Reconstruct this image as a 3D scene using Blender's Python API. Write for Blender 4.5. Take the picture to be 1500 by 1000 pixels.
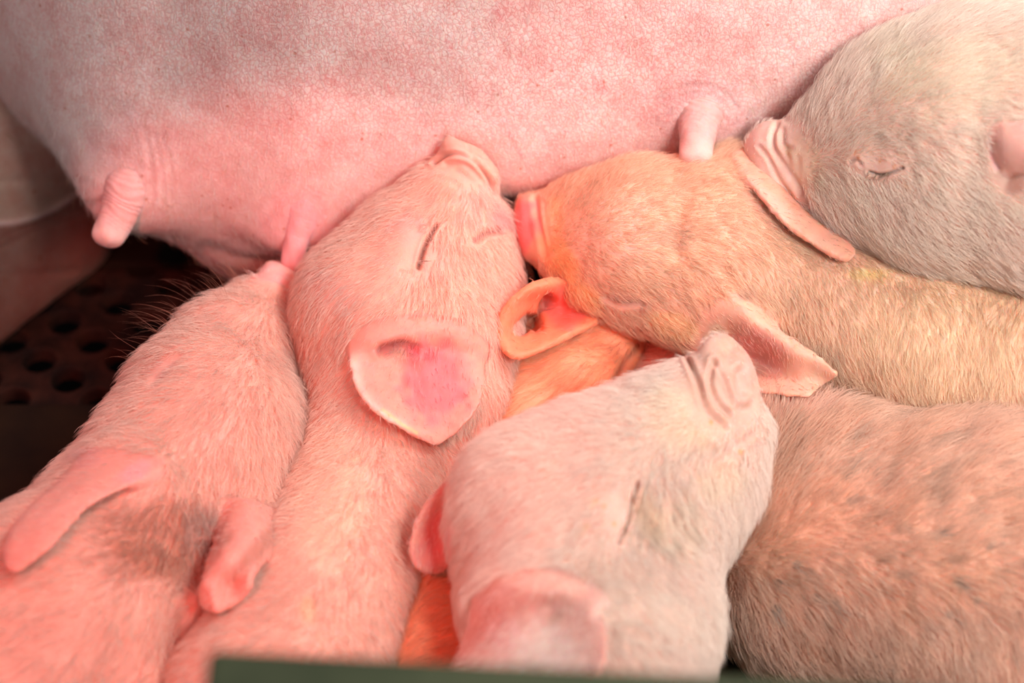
import bpy, math, random, time
import numpy as np
from mathutils import Vector, kdtree
T0 = time.time()
for o in list(bpy.data.objects): bpy.data.objects.remove(o)
C = bpy.context.scene.collection
rng = np.random.default_rng(7)

# ------------------------------------------------------------------ camera, light, exposure
PITCH = math.radians(45); D0 = 1.3; FPX = 3900.0
VIEW = np.array([0, math.cos(PITCH), -math.sin(PITCH)]); UP = np.array([0, math.sin(PITCH), math.cos(PITCH)])
RIGHT = np.array([1., 0, 0]); TGT = np.array([0, 0, .12]); CAM = TGT - VIEW * D0
def W(px, py, d):                      # pixel and nearness (cm towards the camera from the target plane) -> world point
    z = D0 - d / 100.
    return CAM + VIEW * z + RIGHT * ((px - 750) / FPX * z) + UP * ((500 - py) / FPX * z)
def RR(r, d): return r / FPX * (D0 - d / 100.)
def project(P):
    q = P - CAM; z = q @ VIEW
    return 750 + FPX * (q @ RIGHT) / z, 500 - FPX * (q @ UP) / z, (D0 - z) * 100

sc = bpy.context.scene
cd = bpy.data.cameras.new('camera'); cam = bpy.data.objects.new('camera', cd); C.objects.link(cam)
cam.location = CAM; cam.rotation_euler = (math.radians(90) - PITCH, 0, 0)
cd.sensor_width = 36; cd.lens = FPX / 1500 * 36; cd.clip_start = .01
cd.dof.use_dof = True; cd.dof.focus_distance = D0 - .01; cd.dof.aperture_fstop = 4.0
sc.camera = cam
sc.view_settings.view_transform = 'Standard'; sc.view_settings.look = 'None'
sc.view_settings.gamma = 1; sc.view_settings.use_curve_mapping = False; sc.view_settings.exposure = -0.04
w = bpy.data.worlds.new('world'); sc.world = w; w.use_nodes = True
bg = w.node_tree.nodes['Background']; bg.inputs[0].default_value = (.95, .93, .95, 1); bg.inputs[1].default_value = .33
def lamp(name, kind, loc, target, color, energy, **kw):
    l = bpy.data.lights.new(name, kind); o = bpy.data.objects.new(name, l); C.objects.link(o)
    o.location = loc; l.color = color; l.energy = energy
    o.rotation_euler = (Vector(target) - Vector(loc)).to_track_quat('-Z', 'Y').to_euler()
    for k, v in kw.items(): setattr(l, k, v)
    return o
lamp('skylight', 'AREA', (.75, .06, 1.25), (.08, .02, .1), (1, .95, .90), 13, shape='RECTANGLE', size=.5, size_y=.4)
lamp('right_fill_light', 'AREA', (.62, -.85, 1.2), (.27, .0, .12), (1, .93, .87), 1.7, shape='RECTANGLE', size=.45, size_y=.4, spread=math.radians(42))  # narrow fill added at the right front to brighten the right-hand piglets
lamp('red_lamp_light', 'SPOT', (-.30, -.60, .85), W(400, 690, 1), (1, .07, .04), 22,
     spot_size=math.radians(23), spot_blend=.18, shadow_soft_size=.02)  # the heat lamp, from the front left
lamp('red_lamp_light', 'SPOT', (.03, .10, .95), (.045, .035, .12), (1, .07, .03), 22,
     spot_size=math.radians(13), spot_blend=.5, shadow_soft_size=.03)  # second red spot, added to redden the middle of the pile

# ------------------------------------------------------------------ distance fields
def smin(a, b, k):
    h = np.maximum(k - np.abs(a - b), 0) / k
    return np.minimum(a, b) - h * h * k * .25
class Sphere_cone:                      # tapered limb section
    def __init__(s, a, b, ra, rb, k): s.a, s.b, s.ra, s.rb, s.k = a, b, ra, rb, k
    def d(s, P):
        ab = s.b - s.a; L = max(float(ab @ ab), 1e-9)
        t = np.clip((P - s.a) @ ab / L, 0, 1)
        q = P - s.a - t[:, None] * ab
        t = t * t * (3 - 2 * t) * .5 + t * .5
        return np.sqrt((q * q).sum(1)) - (s.ra + (s.rb - s.ra) * t)
    def bb(s):
        r = max(s.ra, s.rb); return np.minimum(s.a, s.b) - r, np.maximum(s.a, s.b) + r
class Ell:
    def __init__(s, c, A, r, k): s.a, s.A, s.r, s.k = c, A, np.array(r), k
    def d(s, P):
        q = (P - s.a) @ s.A.T
        k0 = np.sqrt(((q / s.r) ** 2).sum(1)); k1 = np.sqrt(((q / s.r ** 2) ** 2).sum(1)) + 1e-9
        return k0 * (k0 - 1) / k1
    def bb(s): m = s.r.max(); return s.a - m, s.a + m
class Disc:                             # rounded disc, the nose plate
    def __init__(s, c, n, r, h, rd, k): s.a, s.n, s.r, s.h, s.rd, s.k = c, n / np.linalg.norm(n), r, h, rd, k
    def d(s, P):
        q = P - s.a; z = q @ s.n; rad = np.sqrt(np.maximum((q * q).sum(1) - z * z, 0))
        dx = rad - (s.r - s.rd); dz = np.abs(z) - (s.h - s.rd)
        return np.minimum(np.maximum(dx, dz), 0) + np.sqrt(np.maximum(dx, 0) ** 2 + np.maximum(dz, 0) ** 2) - s.rd
    def bb(s): m = s.r + s.h; return s.a - m, s.a + m
def chain(pts, k=.012):
    out = []
    P = [(W(a, b, c), RR(r, c)) for a, b, c, r in pts]
    for i, ((p, r), (q, s)) in enumerate(zip(P[:-1], P[1:])): out.append(Sphere_cone(p, q, r, s, k if i == 0 else min(k, .007)))
    return out
def blob(px, py, d, r, k=.012): return [Sphere_cone(W(px, py, d), W(px + .1, py, d), RR(r, d), RR(r, d), k)]
def ell(px, py, d, rx, ry, rd, rot=0, k=.012):
    a = math.radians(rot); X = RIGHT * math.cos(a) + UP * math.sin(a); Y = -RIGHT * math.sin(a) + UP * math.cos(a)
    return [Ell(W(px, py, d), np.array([X, Y, -VIEW]), [RR(rx, d), RR(ry, d), RR(rd, d)], k)]
def disc(px, py, d, dirn, r, h, rd, k=.004):  # dirn in (right, up, towards camera)
    n = RIGHT * dirn[0] + UP * dirn[1] - VIEW * dirn[2]
    return [Disc(W(px, py, d), n, RR(r, d), RR(h, d), RR(rd, d), k)]
def surface_at(px, py, keys):          # how near the first surface of these bodies is along one line of sight
    t = np.arange(22, -30, -.15)
    P = np.array([W(px, py, d) for d in t]); best = None
    for k in keys:
        f = field(ANIMALS[k]['add'], ANIMALS[k]['sub'], P); i = np.nonzero(f < 0)[0]
        if len(i) and (best is None or t[i[0]] > best): best = t[i[0]]
    return best
def raised_rows(rows, keys):           # ear control points given as height above the skin
    S = [[surface_at(c[0], c[1], keys) for c in r] for r in rows]
    flat = [(c[0], c[1], v) for r, q in zip(rows, S) for c, v in zip(r, q) if v is not None]
    out = []
    for r, q in zip(rows, S):
        o = []
        for c, v in zip(r, q):
            if len(c) > 3: o.append(tuple(c[:3])); continue
            if v is None: v = min(flat, key=lambda f: (f[0] - c[0]) ** 2 + (f[1] - c[1]) ** 2)[2]
            o.append((c[0], c[1], v + c[2]))
        out.append(o)
    return out
def field(add, sub, P):
    d = None
    for p in add:
        e = p.d(P); d = e if d is None else smin(d, e, p.k)
    for p in sub:
        d = -smin(-d, p.d(P), p.k)
    return d

class Ear:
    def __init__(s, rows, tb=.0019, tr=.0012, k=.008, inner=1, n=70):
        G = np.array([[W(*c) for c in r] for r in rows])           # rows (base to tip) x columns x 3
        def cr(A, m):                                                # catmull-rom along axis 0
            B = np.concatenate([2 * A[:1] - A[1:2], A, 2 * A[-1:] - A[-2:-1]]); N = len(A) - 1
            out = []
            for t in np.linspace(0, N, m):
                i = min(int(t), N - 1); f = t - i; p = B[i:i + 4]
                out.append(.5 * (2 * p[1] + (p[2] - p[0]) * f + (2 * p[0] - 5 * p[1] + 4 * p[2] - p[3]) * f * f + (3 * p[1] - p[0] - 3 * p[2] + p[3]) * f ** 3))
            return np.array(out)
        S = cr(G, n); S = np.swapaxes(cr(np.swapaxes(S, 0, 1), n), 0, 1)
        du = np.gradient(S, axis=0); dv = np.gradient(S, axis=1)
        N = np.cross(du, dv); N /= np.linalg.norm(N, axis=2, keepdims=True) + 1e-9
        u = np.linspace(0, 1, n)[:, None] * np.ones((1, n)); v = np.linspace(-1, 1, n)[None] * np.ones((n, 1))
        edge = np.clip((np.maximum(np.abs(v), u) - .6) / .4, 0, 1)
        s.P = S.reshape(-1, 3); s.N = N.reshape(-1, 3) * inner; s.u = u.ravel()
        s.t = (tb + (tr - tb) * edge ** .7 * np.minimum(1, u * 3)).ravel(); s.k = k
        s.kd = kdtree.KDTree(len(s.P))
        for i, p in enumerate(s.P): s.kd.insert(p, i)
        s.kd.balance()
        s.lo = s.P.min(0) - .012; s.hi = s.P.max(0) + .012
    def d(s, P, idx=False):
        out = np.full(len(P), .02); ui = np.zeros(len(P)); side = np.zeros(len(P))
        m = np.nonzero(((P > s.lo) & (P < s.hi)).all(1))[0]
        for j in m:
            p = P[j]; co, i, dist = s.kd.find(p)
            n = s.N[i]; q = p - s.P[i]; h = q @ n
            if s.u[i] < .98 and dist < .004: dist = max(abs(h), math.sqrt(max(dist * dist - h * h, 0)) - .0006 if True else 0)
            out[j] = dist - s.t[i]; ui[j] = s.u[i]; side[j] = h / s.t[i]
        return (out, ui, side)

def surface_net(F, lo, h):
    I = F < 0
    nx, ny, nz = F.shape
    c = [I[i:nx - 1 + i, j:ny - 1 + j, k:nz - 1 + k] for i in (0, 1) for j in (0, 1) for k in (0, 1)]
    cnt = sum(x.astype(np.int8) for x in c)
    act = (cnt > 0) & (cnt < 8)
    idx = -np.ones(act.shape, np.int64); cells = np.argwhere(act); idx[act] = np.arange(len(cells))
    off = np.array([(i, j, k) for i in (0, 1) for j in (0, 1) for k in (0, 1)])
    V = [F[cells[:, 0] + o[0], cells[:, 1] + o[1], cells[:, 2] + o[2]] for o in off]
    acc = np.zeros((len(cells), 3)); n = np.zeros(len(cells))
    for a in range(8):
        for b in range(a + 1, 8):
            if np.abs(off[a] - off[b]).sum() != 1: continue
            m = (V[a] < 0) != (V[b] < 0)
            t = V[a][m] / (V[a][m] - V[b][m])
            acc[m] += off[a] + t[:, None] * (off[b] - off[a]); n[m] += 1
    P = lo + (cells + acc / n[:, None]) * h
    Q = []
    for ax in range(3):
        s0 = [slice(1, -1)] * 3; s0[ax] = slice(0, -1); s1 = list(s0); s1[ax] = slice(1, None)
        A, B = I[tuple(s0)], I[tuple(s1)]
        for flip, m in ((0, A & ~B), (1, ~A & B)):
            e = np.argwhere(m); 
            for q in range(3):
                if q != ax: e[:, q] += 1
            u, v = (ax + 1) % 3, (ax + 2) % 3
            def cell(du, dv):
                x = e.copy(); x[:, u] += du; x[:, v] += dv
                return idx[x[:, 0], x[:, 1], x[:, 2]]
            f = np.stack([cell(-1, -1), cell(0, -1), cell(0, 0), cell(-1, 0)], 1)
            if flip: f = f[:, ::-1]
            Q.append(f)
    Q = np.concatenate(Q); Q = Q[(Q >= 0).all(1)]
    return P, Q

def smooth(P, Q, it, fac=.5):
    e = np.concatenate([Q[:, [0, 1]], Q[:, [1, 2]], Q[:, [2, 3]], Q[:, [3, 0]]])
    e = np.unique(np.sort(e, 1), axis=0)
    deg = np.bincount(e.ravel(), minlength=len(P))[:, None] + 1e-9
    for _ in range(it):
        A = np.zeros_like(P)
        for c in range(3):
            A[:, c] = np.bincount(e[:, 0], P[e[:, 1], c], len(P)) + np.bincount(e[:, 1], P[e[:, 0], c], len(P))
        P = P + fac * (A / deg - P)
    return P
def mesh_from(name, P, Q):
    me = bpy.data.meshes.new(name)
    me.vertices.add(len(P)); me.vertices.foreach_set('co', np.asarray(P, np.float32).ravel())
    k = Q.shape[1]
    me.loops.add(len(Q) * k); me.loops.foreach_set('vertex_index', Q.ravel().astype(np.int32))
    me.polygons.add(len(Q)); me.polygons.foreach_set('loop_start', np.arange(0, len(Q) * k, k, dtype=np.int32))
    me.polygons.foreach_set('use_smooth', np.ones(len(Q), bool))
    me.update(calc_edges=True)
    return me
def subdivide(P, Q):
    me = mesh_from('tmp', P, Q); ob = bpy.data.objects.new('tmp', me); C.objects.link(ob)
    md = ob.modifiers.new('s', 'SUBSURF'); md.levels = 1
    dg = bpy.context.evaluated_depsgraph_get(); dg.update()
    m2 = bpy.data.meshes.new_from_object(ob.evaluated_get(dg))
    P = np.empty(len(m2.vertices) * 3, np.float32); m2.vertices.foreach_get('co', P)
    L = np.empty(len(m2.loops), np.int32); m2.loops.foreach_get('vertex_index', L)
    bpy.data.objects.remove(ob); bpy.data.meshes.remove(me); bpy.data.meshes.remove(m2)
    return P.reshape(-1, 3).astype(float), L.reshape(-1, 4)
def vnormals(P, Q):
    fn = np.cross(P[Q[:, 2]] - P[Q[:, 0]], P[Q[:, 3]] - P[Q[:, 1]])
    N = np.zeros_like(P)
    for c in range(3):
        for k in range(4): N[:, c] += np.bincount(Q[:, k], fn[:, c], len(P))
    return N / (np.linalg.norm(N, axis=1, keepdims=True) + 1e-12)

def linedist(px, py, line):
    best = np.full(len(px), 1e9)
    for (x0, y0), (x1, y1) in zip(line[:-1], line[1:]):
        dx, dy = x1 - x0, y1 - y0; L = dx * dx + dy * dy + 1e-6
        t = np.clip(((px - x0) * dx + (py - y0) * dy) / L, 0, 1)
        best = np.minimum(best, np.hypot(px - x0 - t * dx, py - y0 - t * dy))
    return best
def curve_pts(line, m=6):
    A = np.array(line, float)
    if len(A) < 3: return [tuple(a) for a in A]
    B = np.concatenate([2 * A[:1] - A[1:2], A, 2 * A[-1:] - A[-2:-1]]); out = []
    for i in range(len(A) - 1):
        p = B[i:i + 4]
        for f in np.linspace(0, 1, m, endpoint=False):
            out.append(tuple(.5 * (2 * p[1] + (p[2] - p[0]) * f + (2 * p[0] - 5 * p[1] + 4 * p[2] - p[3]) * f * f + (3 * p[1] - p[0] - 3 * p[2] + p[3]) * f ** 3)))
    out.append(tuple(A[-1])); return out
def vnoise(P, s, seed=0):               # smooth value noise
    Pn = P / s + seed * 17.3; i = np.floor(Pn).astype(np.int64); f = Pn - i; f = f * f * (3 - 2 * f)
    def hsh(a, b, c):
        n = (a * 73856093) ^ (b * 19349663) ^ (c * 83492791) ^ (seed * 2654435)
        n = (n ^ (n >> 13)) * 1274126177 & 0x7fffffff
        return ((n ^ (n >> 16)) & 0xffff) / 65535.
    r = 0
    for a in (0, 1):
        for b in (0, 1):
            for c in (0, 1):
                w_ = (f[:, 0] if a else 1 - f[:, 0]) * (f[:, 1] if b else 1 - f[:, 1]) * (f[:, 2] if c else 1 - f[:, 2])
                r = r + w_ * hsh(i[:, 0] + a, i[:, 1] + b, i[:, 2] + c)
    return r

# ------------------------------------------------------------------ materials
def nodes(name):
    m = bpy.data.materials.new(name); m.use_nodes = True; nt = m.node_tree
    return m, nt, nt.nodes['Principled BSDF']
def skin_material(name, sss=.55, scale=.004, bump=.25, bscale=900, rough=.5, cells=0, spec=.25):
    m, nt, b = nodes(name); N = nt.nodes.new; L = nt.links.new
    at = N('ShaderNodeAttribute'); at.attribute_name = 'col'
    tc = N('ShaderNodeNewGeometry')
    no = N('ShaderNodeTexNoise'); no.inputs['Scale'].default_value = 160; no.inputs['Detail'].default_value = 4; L(tc.outputs['Position'], no.inputs['Vector'])
    mx = N('ShaderNodeMixRGB'); mx.blend_type = 'MULTIPLY'; mx.inputs[0].default_value = 1
    rp = N('ShaderNodeValToRGB'); rp.color_ramp.elements[0].position = .3; rp.color_ramp.elements[1].position = .7
    rp.color_ramp.elements[0].color = (.93, .84, .82, 1); rp.color_ramp.elements[1].color = (1, 1, 1, 1)
    L(no.outputs[0], rp.inputs[0]); L(at.outputs['Color'], mx.inputs[1]); L(rp.outputs[0], mx.inputs[2])
    last = mx.outputs[0]
    nb = N('ShaderNodeTexNoise'); nb.inputs['Scale'].default_value = bscale; nb.inputs['Detail'].default_value = 3; L(tc.outputs['Position'], nb.inputs['Vector'])
    hgt = nb.outputs[0]
    if cells:
        vo = N('ShaderNodeTexVoronoi'); vo.feature = 'DISTANCE_TO_EDGE'; vo.inputs['Scale'].default_value = 420
        wn = N('ShaderNodeTexNoise'); wn.inputs['Scale'].default_value = 230; wn.inputs['Detail'].default_value = 3
        L(tc.outputs['Position'], wn.inputs['Vector'])
        add = N('ShaderNodeVectorMath'); add.operation = 'MULTIPLY_ADD'; add.inputs[1].default_value = (.006,) * 3
        L(wn.outputs['Color'], add.inputs[0]); L(tc.outputs['Position'], add.inputs[2]); L(add.outputs[0], vo.inputs['Vector'])
        r2 = N('ShaderNodeValToRGB'); r2.color_ramp.elements[0].position = .0; r2.color_ramp.elements[1].position = .16
        r2.color_ramp.elements[0].color = (.90, .58, .58, 1); r2.color_ramp.elements[1].color = (1, 1, 1, 1)
        L(vo.outputs['Distance'], r2.inputs[0])
        nz = N('ShaderNodeTexNoise'); nz.inputs['Scale'].default_value = 45; nz.inputs['Detail'].default_value = 5; L(tc.outputs['Position'], nz.inputs['Vector'])
        r3 = N('ShaderNodeValToRGB'); r3.color_ramp.elements[0].position = .42; r3.color_ramp.elements[1].position = .62
        r3.color_ramp.elements[0].color = (1, 1, 1, 1); r3.color_ramp.elements[1].color = (.95, .80, .80, 1); L(nz.outputs[0], r3.inputs[0])
        a2 = N('ShaderNodeAttribute'); a2.attribute_name = 'cell'
        m2 = N('ShaderNodeMixRGB'); m2.blend_type = 'MULTIPLY'; L(a2.outputs['Fac'], m2.inputs[0]); L(last, m2.inputs[1]); L(r2.outputs[0], m2.inputs[2])
        m3 = N('ShaderNodeMixRGB'); m3.blend_type = 'MULTIPLY'; m3.inputs[0].default_value = 1; L(m2.outputs[0], m3.inputs[1]); L(r3.outputs[0], m3.inputs[2])
        # small red scratches and pores
        v3 = N('ShaderNodeTexVoronoi'); v3.inputs['Scale'].default_value = 95; L(tc.outputs['Position'], v3.inputs['Vector'])
        r4 = N('ShaderNodeValToRGB'); r4.color_ramp.elements[0].position = .055; r4.color_ramp.elements[1].position = .10
        r4.color_ramp.elements[0].color = (.72, .40, .30, 1); r4.color_ramp.elements[1].color = (1, 1, 1, 1); L(v3.outputs['Distance'], r4.inputs[0])
        m4 = N('ShaderNodeMixRGB'); m4.blend_type = 'MULTIPLY'; m4.inputs[0].default_value = .8; L(m3.outputs[0], m4.inputs[1]); L(r4.outputs[0], m4.inputs[2])
        last = m4.outputs[0]
        ma = N('ShaderNodeMath'); ma.operation = 'MULTIPLY_ADD'; ma.inputs[1].default_value = 1.0
        cl = N('ShaderNodeMath'); cl.operation = 'MINIMUM'; cl.inputs[1].default_value = .3; L(vo.outputs['Distance'], cl.inputs[0])
        L(cl.outputs[0], ma.inputs[0]); L(nb.outputs[0], ma.inputs[2]); hgt = ma.outputs[0]
    bp = N('ShaderNodeBump'); bp.inputs['Strength'].default_value = bump; bp.inputs['Distance'].default_value = .0006
    L(hgt, bp.inputs['Height']); L(bp.outputs[0], b.inputs['Normal'])
    L(last, b.inputs['Base Color']); b.inputs['Roughness'].default_value = rough
    b.inputs['Subsurface Weight'].default_value = sss; b.inputs['Subsurface Radius'].default_value = (1, .32, .2)
    b.inputs['Subsurface Scale'].default_value = scale; b.inputs['Specular IOR Level'].default_value = spec
    return m
M_SKIN = skin_material('piglet_skin')
M_EAR = skin_material('ear_skin', sss=.8, scale=.005, bump=.15)
M_SOW = skin_material('sow_skin', sss=.35, scale=.003, bump=.55, bscale=500, cells=1)
M_TEAT = skin_material('teat_skin', sss=.5, scale=.004, bump=.5, bscale=1100)
def hair_material(name):
    m, nt, b = nodes(name); N = nt.nodes.new; L = nt.links.new
    at = N('ShaderNodeAttribute'); at.attribute_name = 'hcol'
    L(at.outputs['Color'], b.inputs['Base Color']); b.inputs['Roughness'].default_value = .42; b.inputs['Specular IOR Level'].default_value = .3
    tr = N('ShaderNodeBsdfTranslucent'); L(at.outputs['Color'], tr.inputs[0])
    mx = N('ShaderNodeMixShader'); mx.inputs[0].default_value = .45
    out = nt.nodes['Material Output']; L(b.outputs[0], mx.inputs[1]); L(tr.outputs[0], mx.inputs[2]); L(mx.outputs[0], out.inputs[0])
    return m
M_HAIR = hair_material('fine_hair')

# ------------------------------------------------------------------ fur
def make_fur(name, parent, P, Q, N, col, guides, count, length, lift=(38, 4), hcol=(.98, .87, .78), rad=.000088, mix=.35, seed=1, dens=None, wig=.16, kind=True, lenf=None, tint=None):
    r = np.random.default_rng(seed)
    A = P[Q[:, 0]]; B = P[Q[:, 1]]; Cc = P[Q[:, 2]]; Dd = P[Q[:, 3]]
    area = np.linalg.norm(np.cross(Cc - A, Dd - B), axis=1) * .5
    cen = (A + B + Cc + Dd) / 4; fn = (N[Q[:, 0]] + N[Q[:, 2]]) * .5
    px, py, dd = project(cen); tc = CAM - cen; tc /= np.linalg.norm(tc, axis=1, keepdims=True)
    f = (fn * tc).sum(1)
    wgt = area * ((px > -60) & (px < 1560) & (py > -60) & (py < 1070)) * np.clip((f + .45) * 2.5, 0.0, 1) * (cen[:, 2] > .012)
    if dens is not None: wgt = wgt * dens[Q[:, 0]]
    if wgt.sum() <= 0: return
    fi = r.choice(len(Q), count, p=wgt / wgt.sum())
    a, b = r.random(count)[:, None], r.random(count)[:, None]
    q = Q[fi]; bl = lambda X: (X[q[:, 0]] * (1 - a) * (1 - b) + X[q[:, 1]] * a * (1 - b) + X[q[:, 2]] * a * b + X[q[:, 3]] * (1 - a) * b)
    root = bl(P); n = bl(N); n /= np.linalg.norm(n, axis=1, keepdims=True); hc0 = bl(col)
    px, py, dd = project(root)
    vx = np.zeros(count); vy = np.zeros(count); vz = np.zeros(count); ws = 1e-9
    for g in guides:
        gx, gy, ang = g[:3]; s = g[3] if len(g) > 3 else 90.
        wt = np.exp(-((px - gx) ** 2 + (py - gy) ** 2) / (2 * s * s)) + 1e-7 / ((px - gx) ** 2 + (py - gy) ** 2 + 1) * 1e2
        vx += wt * math.cos(math.radians(ang)); vy += wt * math.sin(math.radians(ang)); ws = ws + wt
    t = vx[:, None] * RIGHT + vy[:, None] * UP
    cl = vnoise(root, .006, seed) - .5; cl2 = vnoise(root, .02, seed + 5) - .5; cl3 = vnoise(root, .0025, seed + 9) - .5
    t /= np.linalg.norm(t, axis=1, keepdims=True) + 1e-9
    t = t - (t * n).sum(1, keepdims=True) * n; t /= np.linalg.norm(t, axis=1, keepdims=True) + 1e-9
    bt = np.cross(n, t)
    ang = cl * .45 + cl2 * .5 + cl3 * .35 + r.normal(0, wig, count)
    t = t * np.cos(ang)[:, None] + bt * np.sin(ang)[:, None]
    Ln = length * (.6 + .8 * r.random(count)) * (1 + .5 * cl)
    if lenf is not None: Ln = Ln * bl(lenf[:, None])[:, 0]
    k = 5; pts = np.zeros((count, k, 3)); pts[:, 0] = root - n * .0003; cur = pts[:, 0].copy()
    curl = r.normal(0, .22, count)
    l0 = np.radians(lift[0] + r.normal(0, 8, count)); l1 = math.radians(lift[1])
    for i in range(1, k):
        f = (i - 1) / (k - 2); l = l0 * (1 - f) + l1 * f; a_ = curl * f
        tt = t * np.cos(a_)[:, None] + np.cross(n, t) * np.sin(a_)[:, None]
        cur = cur + (tt * np.cos(l)[:, None] + n * np.sin(l)[:, None]) * (Ln / (k - 1))[:, None]
        pts[:, i] = cur
    hc = bpy.data.hair_curves.new(name); hc.add_curves([k] * count)
    hc.attributes['position'].data.foreach_set('vector', pts.astype(np.float32).ravel()) if 'position' in hc.attributes else hc.points.foreach_set('position', pts.astype(np.float32).ravel())
    ra = hc.attributes.get('radius') or hc.attributes.new('radius', 'FLOAT', 'POINT')
    prof = np.array([1, .95, .8, .55, .12]); rr = (rad * np.exp(r.normal(0, .38, count)))[:, None] * prof
    ra.data.foreach_set('value', rr.astype(np.float32).ravel())
    ca = hc.attributes.new('hcol', 'FLOAT_COLOR', 'CURVE')
    base = np.array(hcol)[None] if tint is None else bl(tint)
    cc = base * (1 - mix) + hc0 * mix; ref = np.median(col, 0); cc = cc * np.clip(hc0 / ref, .35, 1.06) ** .7
    cc = cc * (.74 + .34 * r.random((count, 1)) ** .8)
    ca.data.foreach_set('color', np.concatenate([np.clip(cc, 0, 1), np.ones((count, 1))], 1).astype(np.float32).ravel())
    ob = bpy.data.objects.new(name, hc); C.objects.link(ob); ob.parent = parent; hc.materials.append(M_HAIR)
    if kind: ob['kind'] = 'stuff'
    return ob

# ------------------------------------------------------------------ the animals as data
ANIMALS = {}
exec_order = []
def animal(key, **kw):
    kw.setdefault('sub', []); kw.setdefault('ears', []); kw.setdefault('strokes', []); kw.setdefault('paint', []); kw.setdefault('vox', .0018)
    ANIMALS[key] = kw; exec_order.append(key)

PINK = (.86, .60, .52)
# each animal: limb chains, lobes, hollows, ears (control nets), creases, pigment with painted-in shade and lamp red, and hair flow
BROWN = (.60, .33, .25); RED = (.80, .38, .34); PALE = (.92, .76, .70)
animal('sow', name='sow', cat='pig', vox=.0034, color=(.88, .69, .66), mat='M_SOW',
  label='huge pale pink sow lying on her side with her belly and teats towards the piglets',
  add=chain([(330, -90, -16.5, 395), (520, -85, -16, 435), (1000, -110, -16, 440), (1900, -160, -16, 430)], .02)
    + ell(360, 225, -9.2, 215, 112, 90, -3, .06)            # udder lobe at the left
    + chain([(200, 185, -9.5, 75), (183, 284, -8.2, 33)], .04)
    + chain([(470, 190, -7.5, 100), (436, 325, -7.2, 34)], .03)
    + chain([(300, 200, -13, 150), (390, 290, -14, 130)], .02)
    + ell(780, 150, -6.5, 230, 120, 85, 8, .03)
    + chain([(1010, 110, -6.5, 95), (1022, 170, -5.6, 48)], .025)
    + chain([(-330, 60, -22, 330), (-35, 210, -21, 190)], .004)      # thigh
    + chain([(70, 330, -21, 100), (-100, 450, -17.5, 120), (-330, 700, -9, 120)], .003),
  strokes=[([(-20, 360), (40, 335), (100, 312), (150, 295)], 5, 2.0), ([(-10, 402), (60, 400), (110, 396)], 4, .8), ([(-20, 268), (60, 262), (130, 268)], 4, .6), ([(300, 362), (350, 378), (415, 388)], 6, 1.2),
           ([(212, 190), (222, 240), (225, 290)], 3, .7), ([(224, 195), (236, 240), (238, 295)], 3, .6), ([(238, 200), (248, 245), (250, 290)], 3, .6),
           ([(975, 170), (1000, 150), (1040, 150), (1062, 175)], 3, .9), ([(968, 160), (1000, 140), (1045, 140), (1070, 165)], 3, .7),
           ([(960, 150), (1000, 128), (1050, 130), (1080, 160)], 3, .6)],
  paint=[('prim', [9], (.52, .35, .28), .95), ('prim', [10, 11], (.22, .085, .06), .95),  # brown hind leg, its shade painted into the skin colour
         *[('l', [(x, y), (x + dx, y + dy)], 2.2, (.86, .34, .36), .55) for x, y, dx, dy in ((868, 112, 10, 24), (876, 118, 16, 14), (566, 122, 8, 14), (350, 60, 14, 12), (172, 70, 16, 12), (448, 118, 12, 10), (1158, 58, 12, 18), (726, 12, 10, 18), (780, 38, 6, 10), (752, 210, 16, 22), (600, 105, 8, 10), (745, 195, 8, 12), (470, 200, 8, 10), (905, 60, 8, 12), (655, 60, 6, 12))],
         ('e', 190, 215, 60, 60, 0, (.80, .50, .50), .5), ('e', 1030, 165, 90, 60, 0, (.72, .50, .50), .7), ('e', 1180, 170, 120, 40, 35, (.70, .48, .42), .6),
         ('e', 430, 330, 60, 60, 0, (.92, .50, .52), .6), ('e', 370, 400, 80, 30, 0, (.66, .48, .40), .7)],
  scr=1, cellmask=[(640, 60, 900, 190)])

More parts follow.
